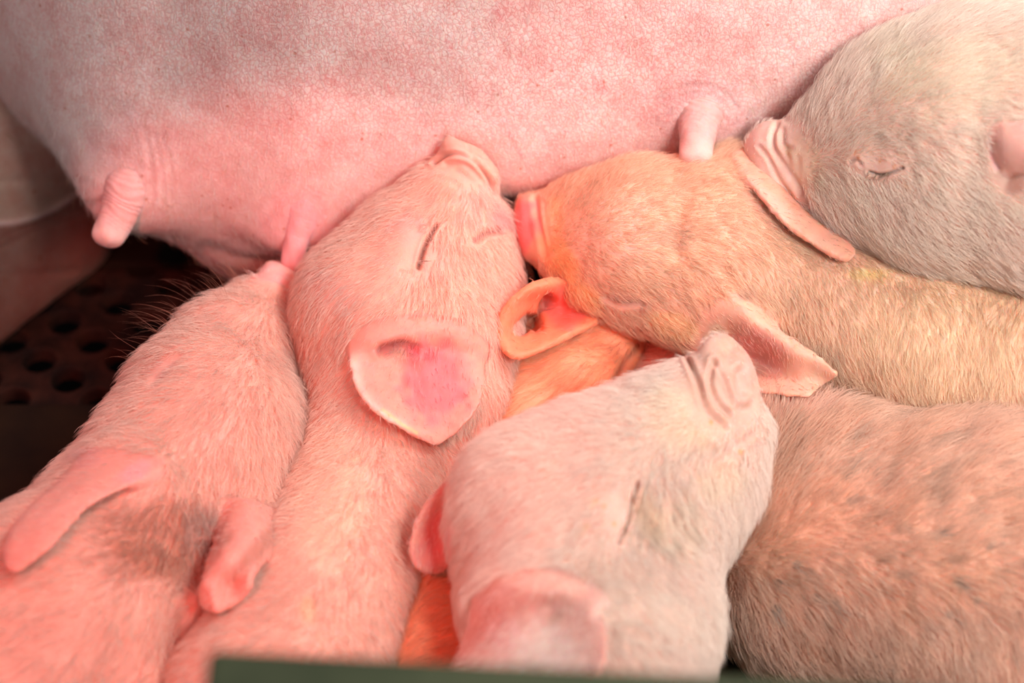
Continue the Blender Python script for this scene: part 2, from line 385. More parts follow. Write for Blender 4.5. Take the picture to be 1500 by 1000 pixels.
animal('A', name='piglet', cat='piglet', color=(.82, .47, .39),
  label='piglet seen from above beside the bare floor, brown patch on its nape',
  add=chain([(408, 410, -6.3, 26), (385, 455, -5.6, 50), (340, 520, -3.6, 88), (300, 600, -1.4, 118), (265, 690, 1.2, 138), (190, 800, 4.2, 150), (90, 920, 7, 190), (-60, 1120, 11.5, 200), (-180, 1280, 15.5, 160)], .02)
    + blob(330, 640, .2, 100, .03) + blob(330, 760, 3, 62, .02)
    + ell(265, 900, 8.2, 52, 34, 38, 20, .006)
    + chain([(424, 450, -5.0, 9), (430, 540, -3.6, 12), (430, 610, -2.4, 12), (430, 672, -1.4, 9)], .004)
    + chain([(160, 960, 9, 60), (230, 1080, 12, 50)], .01)
    + disc(414, 400, -6.6, (.35, .9, .25), 27, 10, 6, .006)
    + chain([(120, 700, 2.0, 30), (185, 668, 1.0, 26)], .012)
    + chain([(365, 765, 4.2, 30), (392, 745, 2.5, 26)], .014),
  ears=[dict(rows=[[(230, 692, .2), (222, 675, -.1), (195, 655, -.4), (160, 660, -.4), (130, 685, -.4)],
                   [(180, 712, .9), (160, 700, .6), (130, 690, .2), (105, 700, .0), (85, 718, -.2)],
                   [(128, 740, 1.5), (108, 730, 1.2), (82, 728, .8), (58, 738, .5), (42, 752, .2)],
                   [(74, 795, 1.5), (60, 788, 1.5), (42, 780, 1.2), (25, 785, 1.0), (12, 792, .9)],
                   [(28, 835, 1.2), (24, 836, 1.2), (20, 836, 1.2), (16, 834, 1.2), (12, 832, 1.1)]], k=.016, inner=1, tb=.0022, tr=.0014),
        dict(rows=[[(338, 748, 5.4, 0), (350, 740, 6.2, 0), (372, 742, 6.2, 0), (392, 756, 5.0, 0), (402, 775, 3.0, 0)],
                   [(322, 788, 7.2, 0), (336, 780, 8.2, 0), (358, 782, 9.0, 0), (382, 794, 8.8, 0), (396, 806, 7.6, 0)],
                   [(308, 832, 8.8, 0), (318, 824, 10.0, 0), (334, 822, 10.8, 0), (356, 828, 10.2, 0), (376, 826, 9.6, 0)],
                   [(298, 866, 10.0, 0), (304, 868, 11.2, 0), (320, 862, 10.8, 0), (340, 852, 9.9, 0), (364, 846, 10.7, 0)],
                   [(304, 888, 11.3, 0), (314, 893, 11.6, 0), (330, 889, 11.2, 0), (348, 878, 11.0, 0), (362, 862, 11.1, 0)]], inner=1, tb=.003, tr=.0022)],
  strokes=[([(378, 402), (400, 408), (422, 420)], 2.5, 1.0), ([(395, 398), (415, 402), (430, 408)], 2, .6), ([(290, 778), (320, 780)], 3, .9), ([(288, 797), (318, 798)], 3, .9),
           ([(225, 560), (240, 540), (262, 522)], 4, 1.0), ([(300, 870), (302, 905), (285, 925)], 6, 1.5)],
  paint=[('e', 235, 790, 95, 65, 12, (.54, .23, .16), .85), ('e', 300, 775, 35, 40, 0, (.45, .30, .27), .5), ('e', 240, 540, 22, 12, 40, (.70, .38, .34), .6),
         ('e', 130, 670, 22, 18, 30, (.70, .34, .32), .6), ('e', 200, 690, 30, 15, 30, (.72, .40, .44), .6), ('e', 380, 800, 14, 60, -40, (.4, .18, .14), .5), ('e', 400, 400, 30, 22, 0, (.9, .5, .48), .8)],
  flow=[(390, 440, 240), (340, 500, 235), (280, 560, 232), (330, 620, 250), (400, 620, 262), (260, 720, 225), (180, 780, 205), (60, 880, 215), (300, 800, 250), (120, 700, 225), (240, 920, 200), (150, 960, 220), (370, 700, 260)],
  fur=dict(count=30000, length=.0078, bare=[(408, 398, 30, 26)]))

animal('B', name='piglet', cat='piglet', color=(.82, .48, .39),
  label='pink piglet pressing its snout up into the belly, one big pink ear hanging open',
  add=chain([(678, 252, -3.9, 46), (660, 295, -4.2, 66), (615, 385, -4.4, 112), (570, 462, -4.2, 138), (585, 560, -3.6, 138), (560, 660, -1.5, 118), (525, 780, 1.8, 126), (475, 900, 5.2, 148), (400, 1060, 9.5, 170), (360, 1240, 14, 150)], .02)
    + ell(650, 395, -4.6, 92, 105, 95, 0, .02)
    + blob(697, 415, -5.0, 58, .015) + blob(700, 350, -5, 38, .015) + blob(655, 470, -4, 84, .02)
    + disc(688, 232, -3.6, (.60, .76, .16), 50, 13, 11, .004)
    + chain([(730, 318, -6.5, 14), (742, 352, -7, 24), (740, 390, -6.8, 32)], .012)
    + chain([(665, 500, -3.2, 88), (672, 590, -2.6, 72), (640, 700, -.6, 66)], .015),
  ears=[dict(rows=[[(536, 488, -.6), (566, 466, -.6), (618, 462, -.6), (664, 466, -.6), (696, 486, -.6)],
                   [(522, 512, .3), (556, 486, .45), (616, 480, .4), (668, 486, .25), (703, 508, .1)],
                   [(517, 536, .9), (558, 514, -.1), (612, 510, -.35), (668, 512, -.05), (706, 532, .4)],
                   [(526, 566, 1.2), (566, 556, .3), (615, 552, .0), (665, 556, .2), (704, 568, .8)],
                   [(552, 600, 1.35), (588, 598, .8), (625, 600, .5), (662, 598, .7), (694, 598, 1.2)],
                   [(588, 623, 1.3), (608, 626, 1.1), (632, 630, .95), (655, 626, 1.1), (676, 620, 1.3)],
                   [(622, 644, 1.2), (630, 648, 1.2), (637, 650, 1.2), (645, 648, 1.2), (654, 642, 1.2)]], inner=-1, tb=.0024, tr=.0015, k=.02)],
  strokes=[([(590, 345), (584, 388)], 22, -2.2), ([(562, 512), (590, 506), (606, 512)], 6, 3.0), ([(605, 530), (618, 575), (622, 620)], 6, 1.0), ([(636, 238), (660, 226), (690, 232), (712, 256), (728, 284)], 2.6, 1.7), ([(655, 205), (676, 212), (700, 232)], 1.5, .0), ([(640, 328), (623, 360), (613, 392)], 2.4, 2.4), ([(624, 325), (640, 322), (650, 318)], 3, .8),
           ([(735, 337), (712, 342), (698, 352)], 3.5, 2.0), ([(700, 238), (690, 225), (686, 214)], 2, .7),
           ([(655, 240), (680, 240), (705, 262), (725, 290)], 3, .7), ([(640, 262), (665, 268), (690, 290)], 3, .5), ([(585, 400), (600, 402), (615, 395)], 3, .6), ([(700, 300), (690, 330), (700, 352)], 5, .8),
           ([(590, 520), (590, 560), (600, 600)], 6, .5), ([(655, 520), (650, 560), (640, 610)], 5, -.3)],
  paint=[('e', 490, 425, 50, 28, -40, (.76, .46, .40), .5), ('e', 600, 335, 30, 26, 0, (.80, .46, .42), .5), ('e', 630, 385, 26, 30, 0, (.66, .40, .34), .5), ('l', [(640, 328), (623, 360), (613, 392)], 3, (.22, .08, .06), .95),
         ('l', [(735, 337), (712, 342), (698, 352)], 4, (.35, .15, .14), .8), ('e', 735, 320, 16, 22, 20, (.52, .30, .30), .6), ('l', [(636, 238), (660, 226), (690, 232), (712, 256), (728, 284)], 2.4, (.42, .18, .14), .75), ('e', 675, 215, 50, 28, -30, (.78, .46, .38), .8),  # shade in the eye slit, mouth and snout fold painted on
         ('e', 655, 275, 45, 12, -10, (.82, .44, .34), .4), ('l', [(555, 514), (585, 506), (606, 514)], 8, (.40, .10, .10), .75), ('e', 625, 515, 22, 16, 0, (.70, .16, .20), .7), ('e', 640, 560, 55, 62, 0, (.80, .20, .23), .9), ('l', [(519, 530), (524, 566), (552, 602), (590, 626)], 9, (.93, .74, .66), .7), ('e', 480, 720, 60, 120, 0, (.93, .76, .58), .5), ('e', 452, 890, 12, 22, 0, (.85, .68, .36), .3), ('l', [(560, 600), (590, 622), (610, 634)], 2, (.8, .68, .3), .6),  # dark ear canal line is painted shade of the hollow
         ('e', 710, 300, 40, 40, 0, (.80, .5, .46), .4)],
  flow=[(660, 260, 250, 40), (600, 290, 225, 60), (520, 340, 215), (460, 430, 240), (500, 470, 235), (560, 400, 200, 40), (580, 340, 190, 30), (600, 310, 215, 30), (650, 360, 320, 40), (690, 400, 300, 60), (600, 440, 240, 60), (440, 560, 262), (560, 640, 262), (480, 700, 255), (470, 800, 250), (580, 780, 285), (400, 900, 225), (500, 930, 265), (700, 470, 280), (720, 560, 270), (730, 260, 290, 30)],
  fur=dict(count=46000, length=.0064, bare=[(688, 230, 58, 46), (612, 368, 26, 34)]))

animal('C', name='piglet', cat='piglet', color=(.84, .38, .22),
  label='orange-lit piglet squeezed deep between its siblings, only cupped ear and cheek showing',
  add=chain([(925, 488, -6.6, 36), (880, 508, -5.4, 60), (830, 548, -4.8, 76), (775, 612, -4.4, 80), (710, 700, -2.6, 84), (650, 830, 1.2, 105), (610, 960, 4.6, 120), (560, 1120, 8.5, 120)], .018)
    + blob(900, 520, -7.5, 46, .012) + blob(810, 470, -5.4, 40, .02) + disc(943, 470, -8.2, (.8, .3, .1), 28, 12, 8),
  ears=[dict(rows=[[(870, 470, -2.6, 0), (876, 455, -3.4, 0), (872, 440, -4.4, 0)],
                   [(828, 491, -1.4, 0), (828, 452, -4.0, 0), (840, 418, -2.6, 0)],
                   [(790, 511, -.9, 0), (786, 462, -4.4, 0), (800, 414, -1.4, 0)],
                   [(760, 520, -.6, 0), (756, 480, -3.3, 0), (764, 430, -.9, 0)],
                   [(740, 513, -.6, 0), (732, 494, -.8, 0), (732, 468, -.8, 0)]], inner=-1, tb=.0024, tr=.0022)],
  strokes=[([(720, 640), (722, 610), (735, 580)], 3, .8), ([(900, 560), (915, 535), (938, 505)], 4, 1.2), ([(930, 480), (938, 500), (930, 515)], 2.5, .8), ([(762, 482), (775, 470), (784, 474)], 7, 4.5), ([(796, 450), (804, 438)], 6, 4.0), ([(790, 470), (812, 462)], 6, -1.5)],
  paint=[('l', [(758, 484), (775, 470), (790, 462), (804, 440)], 8, (.30, .07, .04), .8), ('e', 830, 452, 34, 34, 0, (.88, .22, .20), .8), ('e', 722, 625, 14, 40, 0, (.82, .34, .30), .5), ('l', [(900, 560), (915, 535), (938, 505)], 4, (.4, .14, .1), .6), ('e', 760, 600, 60, 50, 30, (.90, .60, .40), .6)],  # shade in the ear hollow and cheek fold painted into the colour
  flow=[(900, 500, 200), (850, 540, 212), (780, 590, 220), (720, 640, 235), (640, 840, 20), (610, 920, 30)],
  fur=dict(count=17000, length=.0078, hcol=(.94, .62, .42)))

animal('G', name='piglet', cat='piglet', color=(.76, .42, .31),
  label='speckled brownish piglet showing only its mottled back and flank',
  add=chain([(880, 540, -8.5, 60), (1000, 590, -7.0, 100), (1130, 700, -3.5, 165), (1250, 800, .0, 205), (1400, 850, 2.0, 235), (1600, 900, 4, 240), (1800, 960, 6.5, 190)], .03)
    + blob(1215, 845, 2, 150, .03) + blob(1475, 760, 1.5, 150, .016) + chain([(1480, 1000, 6, 130), (1620, 1140, 9, 70)], .02),
  strokes=[([(1405, 640), (1385, 680), (1368, 740), (1375, 800)], 18, 1.3)],
  paint=[('n', .016, (.74, .38, .26), .6, 3), ('n', .0045, (.46, .24, .17), .55, 9, .60), ('e', 1120, 760, 70, 120, 0, (.66, .38, .26), .4), ('e', 1100, 900, 40, 60, -30, (.82, .56, .46), .6), ('e', 1150, 960, 90, 30, -40, (.84, .56, .48), .6), ('e', 1200, 760, 110, 60, 0, (.80, .40, .28), .5), ('e', 1400, 950, 130, 50, 0, (.78, .50, .42), .5)]
       + [('e', x, y, r, r * 1.1, 0, (.20, .16, .15), .75) for x, y, r in ((1167, 828, 7), (1140, 853, 6), (1137, 892, 8), (1195, 875, 7), (1224, 882, 6), (1245, 735, 6), (1405, 852, 8), (1450, 800, 7), (1370, 785, 6), (1240, 700, 5), (1430, 880, 6), (1390, 900, 6), (1120, 620, 6))]
       + [('e', 1040 + 0, 530, 120, 40, 0, (.88, .46, .40), .7), ('e', 1160, 590, 70, 20, 0, (.86, .52, .46), .6)],
  flow=[(900, 540, 205), (1160, 600, 175), (1120, 680, 40), (1120, 760, 50), (1200, 700, 10), (1250, 800, 345), (1150, 850, 320), (1350, 700, 30), (1400, 780, 20), (1300, 920, 300), (1150, 940, 300), (1460, 950, 290), (1450, 660, 350)],
  fur=dict(count=56000, length=.0100, mix=.35, rad=.00009, hcol=(.97, .74, .60)))

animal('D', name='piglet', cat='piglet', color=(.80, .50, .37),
  label='cream piglet with a red-lit snout tip and both ears spread back',
  add=chain([(790, 332, -5.4, 40), (820, 338, -5, 58), (865, 342, -4.4, 84), (935, 350, -3.4, 116), (1030, 362, -3.4, 116), (1120, 405, -3.6, 112), (1230, 455, -3.2, 124), (1360, 500, -3.0, 142), (1500, 545, -2.6, 155), (1700, 590, -1.5, 160), (1850, 640, 0, 120)], .02)
    + blob(895, 385, -3.4, 72, .015) + blob(970, 425, -3.0, 66, .015) + blob(1060, 340, -3.6, 98, .02)
    + disc(771, 334, -5.5, (-.96, .02, .2), 49, 15, 12, .006)
    + chain([(1010, 470, -1.6, 30), (1050, 440, -.9, 30), (1090, 445, -1.2, 25)], .02) + chain([(1080, 236, -3.8, 24), (1120, 268, -2.6, 22)], .015)
    + chain([(1240, 520, -6, 80), (1320, 600, -6, 40)], .02),
  ears=[dict(rows=[[(1010, 495, -.3), (1035, 462, -.1), (1070, 442, .1), (1105, 455, -.2)],
                   [(1055, 540, .3), (1065, 500, .1), (1095, 470, .8), (1130, 476, .4)],
                   [(1090, 566, .5), (1105, 525, .5), (1135, 498, 1.1), (1165, 503, .8)],
                   [(1145, 575, .8), (1150, 552, .9), (1172, 528, 1.2), (1196, 524, 1.0)],
                   [(1185, 579, 1.0), (1192, 573, 1.1), (1208, 560, 1.1), (1226, 549, 1.1)]], over=['D', 'G'], inner=-1, tb=.003, tr=.0014),
        dict(rows=[[(1078, 236, .0), (1096, 226, -.1), (1112, 226, -.4)],
                   [(1110, 276, .9), (1128, 262, .7), (1142, 255, .0)],
                   [(1148, 320, 1.2), (1166, 306, 1.0), (1182, 300, .2)],
                   [(1192, 354, 1.2), (1206, 340, 1.0), (1222, 336, .4)],
                   [(1240, 380, .8), (1246, 376, .8), (1250, 372, .7)]], inner=-1, tb=.0024, tr=.002)],
  strokes=[([(785, 292), (790, 330), (800, 375)], 3.5, 1.2), ([(796, 296), (800, 330), (808, 368)], 3, .6), ([(885, 435), (905, 446), (940, 444)], 3, 1.4), ([(1000, 300), (985, 345), (990, 370)], 9, 1.2), ([(1040, 258), (1010, 268), (985, 262)], 7, .6),
           ([(1060, 395), (1085, 425), (1110, 440)], 6, 1.5)],
  paint=[('e', 762, 334, 26, 50, 0, (.84, .24, .26), .95), ('l', [(785, 292), (790, 330), (800, 375)], 3, (.72, .22, .26), .6), ('e', 815, 375, 22, 40, 40, (.90, .56, .28), .7), ('e', 850, 430, 30, 18, -35, (.93, .68, .36), .8), ('e', 985, 475, 40, 22, -20, (.93, .66, .38), .6), ('e', 812, 330, 14, 40, 0, (.88, .58, .34), .6),  # lamp red on the snout tip painted into the skin colour
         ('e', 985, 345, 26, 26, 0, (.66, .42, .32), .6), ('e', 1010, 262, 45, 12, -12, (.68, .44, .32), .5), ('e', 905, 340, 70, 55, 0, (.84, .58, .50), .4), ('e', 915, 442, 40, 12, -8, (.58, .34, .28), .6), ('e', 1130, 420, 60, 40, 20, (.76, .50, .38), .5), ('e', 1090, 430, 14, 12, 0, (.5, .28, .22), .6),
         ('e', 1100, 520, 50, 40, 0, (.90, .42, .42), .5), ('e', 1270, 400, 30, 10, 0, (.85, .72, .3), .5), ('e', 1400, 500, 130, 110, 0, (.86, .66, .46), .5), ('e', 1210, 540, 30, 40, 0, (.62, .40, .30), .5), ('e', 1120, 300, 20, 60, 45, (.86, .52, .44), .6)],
  flow=[(800, 330, 0), (860, 300, 10), (900, 350, 5), (900, 430, 330, 50), (960, 400, 350), (960, 260, 20), (1030, 300, 350), (1060, 380, 345), (1130, 400, 300), (1200, 440, 285), (1300, 480, 285), (1400, 500, 280), (1250, 570, 300), (1480, 460, 275), (1480, 580, 280), (1030, 450, 320, 40)],
  fur=dict(count=50000, length=.0062, hcol=(.94, .78, .60), bare=[(772, 335, 40, 56)]))

animal('E', name='piglet', cat='piglet', color=(.70, .45, .375),
  label='pale piglet with a dirty cheek raising its wrinkled snout over its siblings',
  add=chain([(1058, 552, 5.6, 46), (1030, 590, 5.8, 72), (960, 660, 6.2, 108), (880, 725, 7.2, 142), (806, 778, 8.4, 140), (830, 880, 10, 150), (860, 990, 12.5, 160), (860, 1160, 16.5, 170)], .02)
    + blob(985, 740, 6.6, 92, .03) + blob(900, 840, 8.6, 128, .03) + blob(768, 722, 8.0, 92, .015) + chain([(1065, 640, 5.4, 46), (1085, 625, 5.2, 32)], .02) + blob(940, 920, 10.5, 105, .02) + blob(1040, 700, 5.6, 52, .03)
    + disc(1067, 540, 5.9, (.66, .34, .50), 56, 14, 12, .005)
,
  ears=[dict(rows=[[(712, 872, -.5), (756, 848, -.5), (812, 842, -.5), (860, 862, -.5)],
                   [(696, 900, .6), (748, 872, .7), (815, 864, .6), (873, 885, .3)],
                   [(684, 930, 1.4), (748, 902, .2), (815, 895, -.1), (881, 915, .9)],
                   [(672, 970, 2.0), (742, 952, .6), (815, 945, .3), (884, 948, 1.5)],
                   [(662, 1015, 2.2), (732, 1010, 1.1), (800, 1005, .8), (874, 990, 1.9)],
                   [(690, 1060, 1.8), (730, 1070, 1.4), (770, 1065, 1.3), (825, 1045, 1.6)]], k=.014, inner=-1, tb=.0026, tr=.0015),
        dict(rows=[[(738, 660, 7.6, 0), (744, 680, 7.4, 0), (750, 700, 7.2, 0), (756, 722, 7.2, 0)],
                   [(690, 680, 7.4, 0), (700, 698, 7.3, 0), (710, 720, 7.1, 0), (720, 745, 7.0, 0)],
                   [(644, 718, 7.3, 0), (658, 734, 7.0, 0), (672, 754, 6.8, 0), (688, 780, 6.9, 0)],
                   [(612, 764, 7.6, 0), (627, 778, 7.1, 0), (645, 794, 6.9, 0), (666, 808, 7.0, 0)],
                   [(602, 812, 8.0, 0), (610, 828, 7.9, 0), (622, 838, 7.7, 0), (642, 840, 7.4, 0)]], k=.004, inner=1, tb=.0026, tr=.0015)],
  strokes=[([(895, 722), (888, 768)], 24, -2.2), ([(1005, 520), (1022, 560), (1035, 600), (1062, 625)], 3, 2.2), ([(1045, 530), (1040, 560), (1052, 590), (1068, 606)], 3, 2.0), ([(1046, 528), (1062, 560), (1072, 590)], 2.5, 1.4), ([(1078, 520), (1086, 550), (1090, 590)], 5, -1.0), ([(1010, 610), (1045, 640), (1075, 650)], 4, .6), ([(935, 708), (926, 735), (920, 765), (906, 795)], 2.3, 2.0), ([(896, 792), (910, 780)], 2, 1.0),
           ([(1112, 632), (1085, 650), (1062, 672)], 4, 1.2), ([(1083, 545), (1086, 560), (1088, 572)], 5, 2.5), ([(1078, 598), (1092, 600)], 4, .6), ([(1060, 500), (1082, 525), (1096, 555)], 2, .5), ([(925, 935), (985, 940), (1040, 935)], 5, .8), ([(880, 900), (900, 905), (930, 903)], 7, 1.6)],
  paint=[('l', [(1005, 520), (1022, 560), (1035, 600), (1062, 625)], 2.4, (.40, .16, .10), .8), ('l', [(1045, 530), (1040, 560), (1052, 590), (1068, 606)], 2, (.45, .18, .13), .7), ('l', [(935, 708), (926, 735)], 3.5, (.25, .07, .04), .9), ('l', [(926, 735), (920, 765), (906, 795)], 2.5, (.38, .24, .2), .8),  # snout wrinkles and eye slit: crease shade painted into the skin
         ('e', 1062, 515, 14, 22, -30, (.78, .58, .40), .5), ('e', 1090, 550, 10, 40, -20, (.66, .52, .52), .6), ('e', 1010, 610, 60, 50, 0, (.76, .52, .38), .6), ('e', 1055, 560, 50, 75, -20, (.62, .37, .30), .85), ('e', 950, 750, 22, 40, 10, (.62, .36, .24), .6), ('e', 990, 770, 45, 50, 0, (.76, .50, .38), .4), ('e', 1050, 700, 40, 30, 20, (.74, .48, .36), .5),
         ('d', 985, 760, 45, 60, 0, (.30, .16, .10), .8, .0022), ('d', 940, 760, 30, 40, 0, (.45, .26, .18), .6, .0018), ('e', 930, 890, 70, 30, 0, (.84, .62, .55), .5), ('e', 1010, 640, 20, 15, 0, (.80, .52, .38), .5),
         ('e', 640, 790, 26, 45, -20, (.84, .30, .30), .7), ('e', 815, 903, 14, 8, 40, (.5, .26, .2), .7), ('e', 780, 850, 90, 18, -10, (.90, .56, .46), .5), ('e', 770, 960, 90, 50, 0, (.86, .62, .56), .8), ('e', 740, 925, 30, 25, 0, (.84, .50, .48), .5)]  # near ear's pit is only a painted dark spot standing for shade
       + [('e', x, y, 3.5, 4.5, 0, (.65, .32, .14), .8) for x, y in ((884, 744), (860, 771), (1084, 662), (874, 735), (898, 770), (1040, 619))],
  flow=[(1000, 580, 200), (930, 580, 195), (850, 600, 200), (780, 650, 212), (720, 720, 225), (820, 700, 215), (860, 720, 250, 50), (900, 660, 190, 40), (960, 620, 215), (1000, 700, 285), (960, 740, 300, 40), (990, 780, 280), (900, 830, 320), (800, 800, 215), (700, 840, 240), (1080, 700, 250), (1030, 840, 262), (930, 960, 265), (1060, 640, 215, 40)],
  fur=dict(count=46000, length=.0076, mix=.10, hcol=(1, .89, .81), bare=[(1062, 560, 72, 85), (905, 755, 16, 40)]))

animal('F', name='piglet', cat='piglet', color=(.80, .52, .44),
  label='pale sleeping piglet whose snout rests on the ear of the cream piglet',
  add=chain([(1120, 232, -2.8, 38), (1152, 238, -2.4, 50), (1215, 232, -1.6, 86), (1300, 222, -.6, 132), (1400, 215, .2, 178), (1520, 225, .6, 200), (1680, 260, 1.0, 215), (1860, 300, 1.5, 170)], .02)
    + blob(1250, 285, -1.4, 56, .015) + blob(1370, 280, -.4, 108, .02) + blob(1310, 140, -1.2, 84, .02) + blob(1430, 130, -.8, 118, .02)
    + disc(1113, 228, -2.6, (-.86, .22, .32), 50, 14, 12, .005) + chain([(1130, 215, -1.8, 28), (1140, 262, -1.6, 30), (1178, 292, -1.8, 30)], .01),
  ears=[dict(rows=[[(1455, 200, -.3), (1462, 225, -.3), (1475, 250, -.3)],
                   [(1474, 186, .5), (1480, 220, .8), (1488, 250, .3)],
                   [(1530, 178, .9), (1530, 215, 1.3), (1532, 252, .9)],
                   [(1590, 178, 1.0), (1590, 215, 1.5), (1592, 255, 1.0)],
                   [(1640, 200, 1.2), (1642, 218, 1.3), (1642, 240, 1.2)]], inner=-1, tb=.003, tr=.0015)],
  strokes=[([(1262, 236), (1300, 242)], 17, -1.6), ([(1138, 182), (1132, 200), (1134, 218), (1150, 245), (1185, 300)], 3, 1.2), ([(1112, 215), (1126, 232), (1140, 262), (1160, 290)], 2.5, .9), ([(1150, 218), (1158, 245), (1175, 280)], 3.5, .8), ([(1146, 190), (1148, 212), (1160, 218)], 3, .8), ([(1168, 232), (1172, 262), (1182, 285)], 4, .6), ([(1275, 252), (1290, 256), (1308, 252), (1322, 246)], 2.0, 1.8), ([(1247, 236), (1256, 234), (1264, 240)], 2.2, 1.0), ([(1452, 205), (1450, 225), (1462, 248)], 3, .8)],
  paint=[('e', 1108, 195, 22, 28, 0, (.86, .54, .48), .7), ('l', [(1275, 252), (1290, 256), (1308, 252), (1322, 246)], 2.6, (.42, .32, .30), .8), ('l', [(1247, 236), (1256, 234), (1264, 240)], 2, (.45, .26, .22), .7), ('l', [(1138, 182), (1132, 200), (1134, 218)], 2, (.66, .36, .32), .5), ('l', [(1150, 245), (1175, 290)], 4, (.66, .42, .38), .4), ('e', 1178, 240, 24, 40, 10, (.84, .64, .46), .5), ('e', 1155, 222, 6, 12, 20, (.70, .44, .26), .6),  # closed eye and nose folds darkened, shade painted along the strokes
         ('e', 1180, 310, 50, 14, -25, (.60, .42, .40), .5), ('e', 1490, 268, 18, 16, 30, (.40, .18, .14), .8), ('l', [(1452, 205), (1450, 225), (1460, 248)], 3, (.82, .42, .44), .7), ('e', 1400, 110, 120, 60, 10, (.80, .55, .43), .5), ('e', 1310, 90, 40, 60, 40, (.80, .56, .44), .4)]  # dark ear opening is shade painted into the colour
       + [('e', x, y, 2.6, 3.6, 0, (.68, .30, .16), .85) for x, y in ((1254, 224), (1273, 220), (1260, 230), (1291, 235), (1312, 243), (1322, 266))],
  flow=[(1180, 230, 70, 40), (1200, 180, 50), (1240, 120, 42), (1300, 80, 25), (1230, 200, 80, 30), (1260, 190, 20, 30), (1300, 180, 350), (1380, 120, 350), (1400, 200, 330), (1340, 260, 320), (1220, 280, 310), (1250, 300, 320), (1300, 330, 325), (1400, 340, 320), (1460, 60, 350), (1480, 360, 325)],
  fur=dict(count=44000, length=.0076, mix=.10, hcol=(1, .90, .81), bare=[(1135, 235, 60, 75), (1290, 248, 30, 14), (1480, 235, 40, 55)]))
